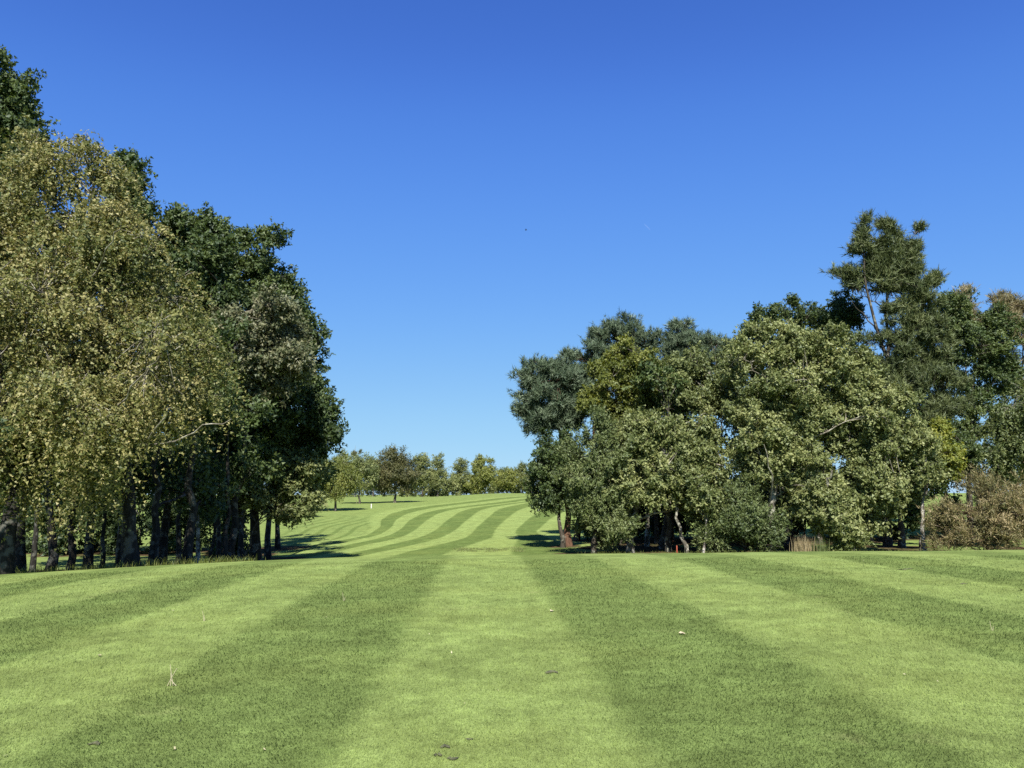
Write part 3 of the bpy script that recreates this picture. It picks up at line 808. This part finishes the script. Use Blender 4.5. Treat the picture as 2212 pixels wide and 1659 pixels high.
_ridge = [  # foot x, depth, lobes, leaf, n, label
    (745, 205, [(738, 998, 20, 22), (745, 1025, 26, 26), (720, 1030, 16, 24)], 'far', 4200, 'green tree at the left of the far ridge beside the bare pale tree'),
    (806, 225, [(805, 1000, 12, 12), (806, 1020, 18, 24)], 'far', 2600, 'narrow green treetop left of the rounded brownish tree'),
    (912, 215, [(910, 1000, 16, 18), (915, 1030, 22, 26)], 'far', 4200, 'green tree right behind the rounded brownish tree'),
    (945, 225, [(946, 1000, 11, 15), (945, 1030, 16, 26)], 'far', 2800, 'slim green tree with a pointed top on the far ridge'),
    (968, 210, [(966, 1045, 18, 18), (975, 1055, 16, 12)], 'far', 2400, 'short dark green tree between two slim trees on the ridge'),
    (993, 230, [(993, 1008, 14, 15), (993, 1035, 18, 22)], 'far', 3000, 'slim tree standing left of the yellow-green ridge tree'),
    (1048, 215, [(1045, 1005, 20, 18), (1050, 1028, 34, 24), (1035, 1045, 26, 18)], 'faryel', 6200, 'broad yellow-green tree in the middle of the far ridge'),
    (1095, 222, [(1095, 1025, 18, 16), (1098, 1042, 24, 22)], 'faryel', 3800, 'yellow-green tree right of the broad ridge tree'),
    (1128, 226, [(1125, 1020, 14, 16), (1130, 1042, 20, 24)], 'far', 3200, 'green ridge tree nearest the pines of the right wood'),
    (1165, 224, [(1160, 1015, 16, 18), (1165, 1042, 24, 24)], 'far', 3200, 'green ridge tree half hidden by the dark evergreen under the pines'),
    (880, 228, [(880, 1040, 18, 24), (895, 1050, 16, 16)], 'far', 2600, 'green tree low behind the trunk of the rounded brownish tree'),
    (700, 230, [(700, 1010, 20, 24), (690, 1035, 22, 26)], 'far', 3200, 'green ridge tree behind the edge of the left wood'),
    (1020, 234, [(1018, 1048, 16, 16), (1010, 1055, 14, 12)], 'far', 1800, 'low green tree left of the broad yellow-green ridge tree'),
    (1075, 236, [(1072, 1048, 16, 18)], 'far', 1500, 'low green tree behind the broad yellow-green ridge tree'),
    (930, 236, [(932, 1050, 18, 16), (940, 1056, 14, 12)], 'far', 1800, 'low green tree under the slim pointed ridge tree'),
    (830, 236, [(828, 1048, 22, 18)], 'far', 1800, 'low green tree behind the left side of the rounded brownish tree'),
]
for fx, D, lobes, leaf, n, lab in _ridge:
    far_tree('ridge_tree', lab, fx, 1066, lobes, leaf, int(n * 1.6), .2, D=D, limbs=3, scale=.95)
far_tree('sapling', 'small sapling beside the edge of the left wood', 671, 1117, [(671, 1090, 12, 12), (664, 1098, 9, 9), (680, 1094, 7, 8)],
         'brown', 2200, .05, group=None, scale=.45, limbs=3)

# low hedge line closing the ridge
xs = np.linspace(-62, 24, 60)
hp = np.array([[x, 232 + 3 * math.sin(x * .3), 0] for x in xs])
hp = np.repeat(hp, 7, 0) + rng.standard_normal((420, 3)) * np.array([.6, 1.2, 0])
hp[:, 2] = zf(hp[:, 0], hp[:, 1]) + rng.random(420) * 2.6 + .2
V, Fq, tv = leaf_cloud(hp, unit(rng.standard_normal((420, 3)) + np.array([0, 0, .6])), KIND['far'], -.12, 1.0)
hedge = link('hedge', mesh_np('hedge', V, Fq, None, {'tint': ('FACE', tv)}), None, [LEAF['far']])
tag(hedge, 'low dark hedge running along the far ridge behind the trees', 'hedge')

#@@GROUND@@
# ------------------------------------------------------------------ ground sheet
def spread(lo, hi, n):
    return np.geomspace(lo, hi, n)


xs = np.concatenate([-spread(42, 3500, 26)[::-1], np.arange(-41.4, 41.5, .6), spread(42, 3500, 26)])
ys = np.concatenate([-spread(5, 3000, 20)[::-1], np.arange(-4.5, 32, .45), np.arange(32, 240, 1.0), spread(241, 5000, 24)])
X, Y = np.meshgrid(xs, ys)
Xf, Yf = X.ravel(), Y.ravel()
Z = zf(Xf, Yf)
nx, ny = len(xs), len(ys)
i = np.arange(ny - 1)[:, None] * nx + np.arange(nx - 1)[None, :]
Fg = np.stack([i, i + 1, i + nx + 1, i + nx], -1).reshape(-1, 4)
U = stripe_u(Xf, Yf)
amp = np.where(Yf < 40, .57 * smoothstep(40, 34, np.abs(Xf + 2)), smoothstep(-8.6, -8.0, U) * smoothstep(2.3, 1.9, U))
amp = amp * smoothstep(260, 225, Yf)
fine = smoothstep(-8.0, -8.5, U) * smoothstep(-17, -13, U) * smoothstep(55, 64, Yf) * smoothstep(118, 100, Yf)
lit = np.zeros(len(Xf))
for wx, wy, wr in WOOD:
    lit = np.maximum(lit, np.exp(-((Xf - wx) ** 2 + (Yf - wy - .8) ** 2) / (wr * wr)))
lit = smoothstep(.25, .7, lit) * smoothstep(22.5, 26, Yf)
me = mesh_np('ground', np.stack([Xf, Yf, Z], 1), Fg, None,
             {'stripe': ('POINT', U), 'amp': ('POINT', amp), 'fine': ('POINT', fine), 'litter': ('POINT', lit)}, smooth=True)
ground = link('ground', me)
tag(ground, 'mown golf fairway with light and dark stripes rolling to a far slope', 'ground', kind='structure')

LIGHT, DARK = (.178, .230, .071), (.092, .130, .037)  # sheen of the bent grass put into the colour of the stripes


def build_ground_mat(blade=False):
    m, N, L = new_mat('grass_blade' if blade else 'fairway_turf')
    out = N.new('ShaderNodeOutputMaterial')
    b = N.new('ShaderNodeBsdfPrincipled')
    b.inputs['Roughness'].default_value = 0.85
    b.inputs['Specular IOR Level'].default_value = 0.0
    g = N.new('ShaderNodeNewGeometry')

    def attr(n):
        a = N.new('ShaderNodeAttribute')
        a.attribute_name = n
        return a.outputs['Fac']

    def math_(op, a, c=None, clamp=False):
        x = N.new('ShaderNodeMath')
        x.operation = op
        x.use_clamp = clamp
        for s, v in ((0, a), (1, c)):
            if v is None:
                continue
            if isinstance(v, (int, float)):
                x.inputs[s].default_value = v
            else:
                L.new(v, x.inputs[s])
        return x.outputs[0]

    def noise(scale, detail=4, rough=.55, vec=None, sc=None):
        n = N.new('ShaderNodeTexNoise')
        n.inputs['Scale'].default_value = scale
        n.inputs['Detail'].default_value = detail
        n.inputs['Roughness'].default_value = rough
        v = g.outputs['Position']
        if sc:
            mp = N.new('ShaderNodeMapping')
            mp.inputs['Scale'].default_value = sc
            L.new(v, mp.inputs['Vector'])
            v = mp.outputs[0]
        L.new(v, n.inputs['Vector'])
        return n.outputs['Fac']

    def mix(fac, a, c, mode='MIX'):
        x = N.new('ShaderNodeMixRGB')
        x.blend_type = mode
        for s, v in ((0, fac), (1, a), (2, c)):
            if isinstance(v, (int, float)):
                x.inputs[s].default_value = v
            elif isinstance(v, tuple):
                x.inputs[s].default_value = (*v, 1)
            else:
                L.new(v, x.inputs[s])
        return x.outputs[0]

    def rampv(v, p0, p1):
        mr = N.new('ShaderNodeMapRange')
        mr.interpolation_type = 'SMOOTHSTEP'
        mr.inputs[1].default_value = p0
        mr.inputs[2].default_value = p1
        L.new(v, mr.inputs[0])
        return mr.outputs[0]

    n_edge = noise(1.6, 5, .65)
    n_big = noise(.35, 3)
    n_mid = noise(2.6, 5, .6)
    n_fine = noise(26, 4, .7)
    n_blade = noise(110, 3, .7, sc=(1.0, .45, 1.0))
    u = math_('ADD', attr('stripe'), math_('MULTIPLY', math_('SUBTRACT', n_edge, .5), .20))
    c = math_('COSINE', math_('MULTIPLY', u, math.pi))
    s = rampv(c, -.22, .22)
    s = math_('ADD', math_('MULTIPLY', s, attr('amp')), math_('MULTIPLY', math_('SUBTRACT', 1, attr('amp')), .62))
    pos = N.new('ShaderNodeSeparateXYZ')
    L.new(g.outputs['Position'], pos.inputs[0])
    fu = math_('ADD', math_('MULTIPLY', pos.outputs['X'], 3.6), math_('MULTIPLY', math_('SINE', math_('MULTIPLY', pos.outputs['Y'], .22)), 2.2))
    fs = math_('MULTIPLY', rampv(math_('COSINE', fu), .1, .9), math_('MULTIPLY', attr('fine'), .55))
    s = math_('SUBTRACT', s, fs, True)
    col = mix(s, DARK, LIGHT)
    n_patch = noise(.9, 5, .6)
    n_str = noise(5.5, 4, .6)

    def scale_by(col, v, lo, hi, f0=.3, f1=.7):
        mr = N.new('ShaderNodeMapRange')
        mr.inputs[1].default_value, mr.inputs[2].default_value = f0, f1
        mr.inputs[3].default_value, mr.inputs[4].default_value = lo, hi
        L.new(v, mr.inputs[0])
        c3 = N.new('ShaderNodeCombineXYZ')
        for q in range(3):
            L.new(mr.outputs[0], c3.inputs[q])
        return mix(1.0, col, c3.outputs[0], 'MULTIPLY')

    col = scale_by(col, n_patch, 1.22, .78)
    col = scale_by(col, n_mid, 1.18, .82)
    col = scale_by(col, n_str, 1.16, .84)
    col = mix(math_('MULTIPLY', rampv(n_big, .42, .68), .22), col, (.190, .220, .060))
    col = mix(math_('MULTIPLY', rampv(noise(.6, 6, .7), .60, .74), .35), col, (.240, .240, .105))
    ov = N.new('ShaderNodeMapRange')
    ov.inputs[1].default_value, ov.inputs[2].default_value = .25, .75
    ov.inputs[3].default_value, ov.inputs[4].default_value = .75, 1.25
    L.new(n_fine, ov.inputs[0])
    ov2 = N.new('ShaderNodeMapRange')
    ov2.inputs[1].default_value, ov2.inputs[2].default_value = .25, .75
    ov2.inputs[3].default_value, ov2.inputs[4].default_value = .6, 1.4
    L.new(n_blade, ov2.inputs[0])
    vv = math_('MULTIPLY', ov.outputs[0], ov2.outputs[0])
    if blade:
        vv = attr('tint')
    cmb = N.new('ShaderNodeCombineXYZ')
    for q in range(3):
        L.new(vv, cmb.inputs[q])
    col = mix(1.0, col, cmb.outputs[0], 'MULTIPLY')
    if blade:
        d_, t_, mx_ = N.new('ShaderNodeBsdfDiffuse'), N.new('ShaderNodeBsdfTranslucent'), N.new('ShaderNodeMixShader')
        mx_.inputs[0].default_value = .4
        L.new(col, d_.inputs['Color'])
        L.new(col, t_.inputs['Color'])
        L.new(d_.outputs[0], mx_.inputs[1])
        L.new(t_.outputs[0], mx_.inputs[2])
        L.new(mx_.outputs[0], out.inputs['Surface'])
        N.remove(b)
        return m
    n_lit = noise(1.1, 6, .7)
    lcol = ramp(N, [(.35, (.030, .022, .012)), (.5, (.085, .060, .034)), (.62, (.050, .062, .020)), (.72, (.130, .098, .062))])
    L.new(n_lit, lcol.inputs['Fac'])
    lf = rampv(math_('ADD', attr('litter'), math_('MULTIPLY', math_('SUBTRACT', n_edge, .5), .8)), .35, .75)
    col = mix(lf, col, lcol.outputs['Color'])
    L.new(col, b.inputs['Base Color'])
    bp = N.new('ShaderNodeBump')
    bp.inputs['Strength'].default_value = .55
    bp.inputs['Distance'].default_value = .02
    L.new(math_('ADD', n_fine, n_blade), bp.inputs['Height'])
    L.new(bp.outputs[0], b.inputs['Normal'])
    L.new(b.outputs[0], out.inputs['Surface'])
    return m


ground.data.materials.append(build_ground_mat())

# ------------------------------------------------------------------ mown grass blades of the near fairway
def lerp3(a, b, t):
    return np.asarray(a)[None] * (1 - t)[:, None] + np.asarray(b)[None] * t[:, None]


NB = 250000
y0, y1 = 4.2, 20.0
q = rng.random(NB)
yb = (y0 ** -.6 + q * (y1 ** -.6 - y0 ** -.6)) ** (-1 / .6)
xb = (rng.random(NB) * 2 - 1) * (.70 * yb + .8)
zb = zf(xb, yb)
sz = (yb / 5.5) ** .55
hgt = (.010 + .013 * rng.random(NB)) * sz
wd = (.0022 + .0018 * rng.random(NB)) * sz
ang = rng.random(NB) * 2 * np.pi
lean = hgt * (.3 + .9 * rng.random(NB))
la = rng.random(NB) * 2 * np.pi
ub = stripe_u(xb, yb) + .10 * np.sin(xb * 1.9 + yb * .8) * np.sin(yb * 1.7)
cb = np.cos(np.pi * ub)
st = smoothstep(-.35, .35, cb)
lx = np.cos(la) * lean
ly = np.sin(la) * lean * .7 + (st - .5) * hgt * 1.0      # bent away in the light stripes, towards us in the dark ones
Vb = np.empty((NB, 3, 3), np.float32)
Vb[:, 0] = np.stack([xb - np.cos(ang) * wd, yb - np.sin(ang) * wd, zb - .002], 1)
Vb[:, 1] = np.stack([xb + np.cos(ang) * wd, yb + np.sin(ang) * wd, zb - .002], 1)
Vb[:, 2] = np.stack([xb + lx, yb + ly, zb + hgt], 1)
tb = np.clip(1.12 + .15 * rng.standard_normal(NB), .5, 2.0)
gm = build_ground_mat(True)
grass = link('grass', mesh_np('grass', Vb.reshape(-1, 3), np.arange(NB * 3).reshape(-1, 3), None,
                              {'tint': ('FACE', tb), 'stripe': ('FACE', stripe_u(xb, yb)), 'amp': ('FACE', np.full(NB, .57)), 'fine': ('FACE', np.zeros(NB))}), None, [gm])
tag(grass, 'short mown grass blades covering the near fairway', 'grass', kind='stuff')


def blade_patch(name, label, pts, h0, h1, w, leaf, cat='grass', kind='stuff', lean=.35, parent=None, tint=0.0, org=None):
    n = len(pts)
    pts = np.asarray(pts)
    h = h0 + (h1 - h0) * rng.random(n)
    a = rng.random(n) * 2 * np.pi
    off = rng.standard_normal((n, 2)) * (h * lean)[:, None]
    dx = np.stack([np.cos(a), np.sin(a), 0 * a], 1) * w
    tip = pts + np.stack([off[:, 0], off[:, 1], h], 1)
    mid = pts + np.stack([off[:, 0] * .3, off[:, 1] * .3, h * .55], 1)
    V = np.stack([pts - dx, pts + dx, mid + dx * .7, mid - dx * .7, tip + dx * .12, tip - dx * .12], 1)
    base = np.arange(n)[:, None] * 6
    Fq = np.stack([base + np.array([[0, 1, 2, 3]]), base + np.array([[3, 2, 4, 5]])], 1).reshape(-1, 4)
    V = V.reshape(-1, 3)
    if org is not None:
        V = V - org
    t = np.clip(.5 + tint + .22 * rng.standard_normal(n), 0, 1)
    o = link(name, mesh_np(name, V, Fq, None, {'tint': ('FACE', np.repeat(t, 2))}), parent, [leaf])
    if parent is None:
        tag(o, label, cat, kind=kind)
    return o


DRY = leaf_mat('dry_straw', [(.20, .19, .09), (.36, .33, .19), (.50, .46, .30)], trans=.2)
REED = leaf_mat('dry_reed', [(.17, .13, .065), (.30, .24, .13), (.42, .35, .21)], trans=.2)

# rough clumps left unmown in the dip
pts = []
for _ in range(70):
    vx = random.uniform(985, 1130)
    h = ground_hit(vx, random.uniform(1184, 1192), d0=40)
    n = 26
    p = np.array([h[0], h[1], 0]) + np.concatenate([rng.standard_normal((n, 2)) * .16, np.zeros((n, 1))], 1)
    p[:, 2] = zf(p[:, 0], p[:, 1]) - .01
    pts.append(p)
blade_patch('rough_grass', 'strip of taller rough grass clumps in the dip beyond the near rise', np.concatenate(pts), .05, .15, .012, LEAF['far'], tint=-.1)

# uneven grass along the front edge of the woods
pts = []
for vx in np.arange(1250, 2215, 1.6):
    D = random.uniform(41.5, 45.5)
    x = (vx - CX) / F * D
    pts.append([x + random.gauss(0, .2), D, 0])
for vx in np.arange(-30, 560, 1.6):
    D = random.uniform(24.5, 30)
    pts.append([(vx - CX) / F * D, D, 0])
p = np.repeat(np.array(pts), 6, 0)
p[:, :2] += rng.standard_normal((len(p), 2)) * .12
p[:, 2] = zf(p[:, 0], p[:, 1]) - .01
blade_patch('rough_grass', 'thin unmown grass along the feet of the woods', p, .06, .30, .009, LEAF['maple'], tint=-.1)

#@@SMALL@@
# ------------------------------------------------------------------ small things
def straw_tuft(label, vx, vy, straws):
    """straws: list of ((dx,dy,dz) start, (dx,dy,dz) end) in metres round the foot"""
    h = ground_hit(vx, vy)
    root = empty('dry_grass_tuft', h)
    tag(root, label, 'dry grass')
    for a, b in straws:
        a, b = np.array(a, float), np.array(b, float)
        mid = (a + b) / 2 + rng.standard_normal(3) * .006
        V, Fq = tube(bezier(a, mid, b, 6), np.linspace(.0035, .0022, 6), 5)
        link('straw', mesh_np('straw', V, Fq, None, {'tint': ('FACE', np.full(len(Fq), .7))}, smooth=True), root, [DRY])


straw_tuft('tuft of crossed pale dry straws on the dark stripe at lower left', 369, 1482,
           [((.02, 0, 0), (-.03, .03, .17)), ((-.03, 0, 0), (.035, .02, .14)), ((0, -.01, 0), (-.012, .01, .10)), ((.05, -.01, .004), (-.005, .01, .05))])
straw_tuft('thin upright dry straw on the dark stripe left of centre', 742, 1298,
           [((0, 0, 0), (-.02, .01, .12)), ((.01, 0, 0), (.02, .01, .06))])
straw_tuft('faint thin dry straw on the light stripe at left', 440, 1342,
           [((0, 0, 0), (-.03, .01, .13)), ((.012, 0, 0), (.0, .01, .07))])
straw_tuft('thin pale straw near the right photo edge', 2143, 1362, [((0, 0, 0), (-.01, .01, .10)), ((.01, 0, 0), (.02, 0, .05))])

EARTH = plain_mat('dark_earth', (.075, .078, .042), .9)
PALE = plain_mat('pale_leaf', (.42, .36, .24), .6)


def clod(name, label, vx, vy, length, width, mat, cat, seed):
    h = ground_hit(vx, vy)
    r_ = np.random.default_rng(seed)
    n = 7
    t = np.linspace(-.5, .5, n)
    P = np.stack([t * length, .18 * length * np.sin(t * 5 + seed), np.full(n, .010)], 1)
    P[:, :2] += r_.standard_normal((n, 2)) * .006
    length_s = .75
    P[:, 0] *= length_s
    rad = width * .4 * np.sqrt(np.clip(1 - (2 * t) ** 2, .04, 1)) * (1 + .18 * r_.standard_normal(n))
    V, Fq = tube(P, rad, 7, .14)
    V[:, 2] = np.maximum(V[:, 2] * .75, -.004)
    o = link(name, mesh_np(name, V, Fq, smooth=True), None, [mat])
    o.location = h
    o.rotation_euler.z = r_.uniform(-.4, .4)
    tag(o, label, cat)


def fallen_leaf(label, vx, vy, size, seed):
    h = ground_hit(vx, vy)
    r_ = np.random.default_rng(seed)
    out = np.array([(-.5, 0), (-.25, .2), (0, .3), (.25, .22), (.5, 0), (.25, -.2), (0, -.28), (-.25, -.2)]) * size
    V = np.zeros((18, 3))
    V[1:9, :2] = out
    V[1:9, 2] = .012 + .010 * r_.random(8) + np.abs(out[:, 1]) * .35
    V[0] = (0, 0, .010)
    V[9:] = V[:9]
    V[9:, 2] += .0012
    Fq = []
    for a in range(8):
        b_ = (a + 1) % 8
        Fq.append((0, 1 + b_, 1 + a))
        Fq.append((9, 10 + a, 10 + b_))
    o = link('fallen_leaf', mesh_np('fallen_leaf', V, Fq), None, [PALE])
    o.location = h
    o.rotation_euler = (r_.uniform(-.2, .3), r_.uniform(-.2, .2), r_.uniform(0, 3))
    tag(o, label, 'leaf')


clod('earth_clod', 'dark worm cast of earth in the middle of the central light stripe', 1192, 1455, .16, .045, EARTH, 'earth', 1)
clod('earth_clod', 'upper dark clod of the cluster at the bottom edge of the central stripe', 962, 1617, .085, .03, EARTH, 'earth', 2)
clod('earth_clod', 'leftmost dark clod of the cluster at the bottom edge of the central stripe', 946, 1634, .07, .034, EARTH, 'earth', 3)
clod('earth_clod', 'lowest dark clod of the cluster at the bottom edge of the central stripe', 979, 1642, .09, .03, EARTH, 'earth', 4)
clod('earth_clod', 'small faint dark clod right of the cluster at the bottom edge', 1014, 1600, .07, .02, EARTH, 'earth', 5)
clod('fallen_twig', 'dark fallen twig on the light stripe at far right', 1957, 1230.5, .55, .05, EARTH, 'twig', 6)
clod('earth_clod', 'small dark clod on the light stripe near the right photo edge', 2082, 1262, .16, .05, EARTH, 'earth', 7)
clod('earth_clod', 'dark speck of earth on the dark stripe at lower left', 205, 1610, .09, .03, EARTH, 'earth', 8)
fallen_leaf('pale fallen leaf at the right edge of the central light stripe', 1191, 1322, .09, 11)
fallen_leaf('pale fallen leaf in the middle of the dark stripe right of centre', 1473, 1371, .08, 12)
fallen_leaf('pale fallen leaf at the right photo edge on a light stripe', 2205, 1276, .12, 13)
fallen_leaf('small pale fallen leaf on the dark stripe at lower left', 215, 1420, .06, 14)

n = 45
fy = (4.4 ** -.6 + rng.random(n) * (22 ** -.6 - 4.4 ** -.6)) ** (-1 / .6)
fx_ = (rng.random(n) * 2 - 1) * .68 * fy
fc = np.stack([fx_, fy, zf(fx_, fy) + .016], 1)
a1 = rng.random(n) * 6.3
ln = .007 + .009 * rng.random(n)
dx = np.stack([np.cos(a1), np.sin(a1), .5 * rng.standard_normal(n)], 1) * ln[:, None]
dy = np.stack([-np.sin(a1), np.cos(a1), .3 * rng.standard_normal(n)], 1) * (ln * .5)[:, None]
V = np.stack([fc - dx, fc - dy, fc + dx, fc + dy], 1).reshape(-1, 3)
fl = link('leaf_litter', mesh_np('leaf_litter', V, np.arange(n * 4).reshape(-1, 4), None, {'tint': ('FACE', rng.random(n))}), None, [DRY])
tag(fl, 'tiny pale leaf flecks scattered over the near fairway', 'leaf flecks', kind='stuff')

# red marker post at the wood's edge
RED, WHITE = plain_mat('red_paint', (.36, .085, .05), .6), plain_mat('white_plastic', (.62, .62, .58), .5)
D = 45.0
x = at(1462, 1180, D)[0]
z = float(zf(x, D))


def post(name, label, x, y, z, h, r, mat, cap_mat, cat):
    root = empty(name, (x, y, z))
    tag(root, label, cat)
    V, Fq = tube([(0, 0, -.1), (0, 0, .05), (0, 0, h * .5), (0, 0, h)], [r, r, r, r], 8)
    link('shaft', mesh_np('shaft', V, Fq, smooth=True), root, [mat])
    V, Fq = tube([(0, 0, h), (0, 0, h + r * .5), (0, 0, h + r * 1.1), (0, 0, h + r * 1.3)], [r * 1.04, r * 1.0, r * .6, .002], 8)
    link('cap', mesh_np('cap', V, Fq, smooth=True), root, [cap_mat])


eye_line = at(1462, 1180, D)[2]
post('marker_post', 'short red marker post at the front edge of the right wood', x, D, z, max(.3, eye_line - z), .034, RED, RED, 'post')
for vx, vy, hh, lab in ((802, 1098, .65, 'white tree guard right of the low wide yellow-green tree'), (770, 1089, .8, 'pale slim stake behind the low wide yellow-green tree'),
                        (882, 1073, 1.3, 'white post right of the rounded brownish tree')):
    h = ground_hit(vx, vy, d0=50)
    post('guard_post', lab, h[0], h[1], h[2], hh, .09 if vx != 770 else .05, WHITE if vx != 770 else DRY, WHITE if vx != 770 else DRY, 'post')

# reeds in front of the right wood
D = 44.0
rx = at(1748, 1180, D)[0]
rz = float(zf(rx, D))
root = empty('reed_clump', (rx, D, rz))
tag(root, 'clump of tan dry reeds with green blades at the wood edge', 'reeds')
org = np.array([rx, D, rz])
n = 150
p = np.stack([rx - .35 + rng.standard_normal(n) * .26, D + rng.standard_normal(n) * .2, np.zeros(n)], 1)
p[:, 2] = zf(p[:, 0], p[:, 1]) - .02
blade_patch('dry_stems', None, p, .6, 1.15, .012, REED, lean=.13, parent=root, org=org)['kind'] = 'stuff'
n = 120
p = np.stack([rx + .55 + rng.standard_normal(n) * .22, D + rng.standard_normal(n) * .2, np.zeros(n)], 1)
p[:, 2] = zf(p[:, 0], p[:, 1]) - .02
blade_patch('green_blades', None, p, .5, .95, .014, LEAF['willow'], lean=.12, parent=root, org=org)['kind'] = 'stuff'

# a bird far up, and a short vapour trail
bp = at(1136, 497, 95)
root = empty('bird', bp)
tag(root, 'tiny dark bird high in the blue sky left of centre', 'bird')
BIRD = plain_mat('dark_feather', (.03, .03, .035), .7)
V, Fq = tube([(-.15, 0, 0), (-.08, 0, .01), (0, 0, .015), (.09, 0, .01), (.13, 0, .02), (.16, 0, .02)], [.004, .03, .042, .034, .026, .004], 8)
link('body', mesh_np('body', V, Fq, smooth=True), root, [BIRD])
for s in (-1, 1):
    Vw = np.array([(-.05, 0, .02), (.06, 0, .02), (.07, s * .16, .08), (-.04, s * .16, .075), (.0, s * .32, .05), (-.06, s * .31, .045)])
    Vw = np.concatenate([Vw, Vw + np.array([0, 0, .008])])
    Fw = [(0, 1, 2, 3), (3, 2, 4, 5), (6, 9, 8, 7), (9, 11, 10, 8), (0, 6, 7, 1), (1, 7, 8, 2), (2, 8, 10, 4), (4, 10, 11, 5), (5, 11, 9, 3), (3, 9, 6, 0)]
    link('wing', mesh_np('wing', Vw, Fw), root, [BIRD])

m, N, L = new_mat('vapour')
o_ = N.new('ShaderNodeOutputMaterial')
a_ = N.new('ShaderNodeBsdfDiffuse')
a_.inputs['Color'].default_value = (.85, .87, .9, 1)
b_ = N.new('ShaderNodeBsdfTransparent')
mx = N.new('ShaderNodeMixShader')
mx.inputs[0].default_value = .022
L.new(b_.outputs[0], mx.inputs[1])
L.new(a_.outputs[0], mx.inputs[2])
L.new(mx.outputs[0], o_.inputs['Surface'])
p0, p1 = at(1391, 483, 6000), at(1405, 497, 6000)
c0 = (p0 + p1) / 2
V, Fq = tube([p0 - c0 + (p1 - p0) * t for t in np.linspace(0, 1, 8)], [.5, 3, 4, 4.5, 5, 5, 4, .5], 8)
o = link('vapour_trail', mesh_np('vapour_trail', V, Fq, smooth=True), None, [m])
o.location = c0
tag(o, 'short faint white vapour trail slanting in the blue sky', 'vapour trail')
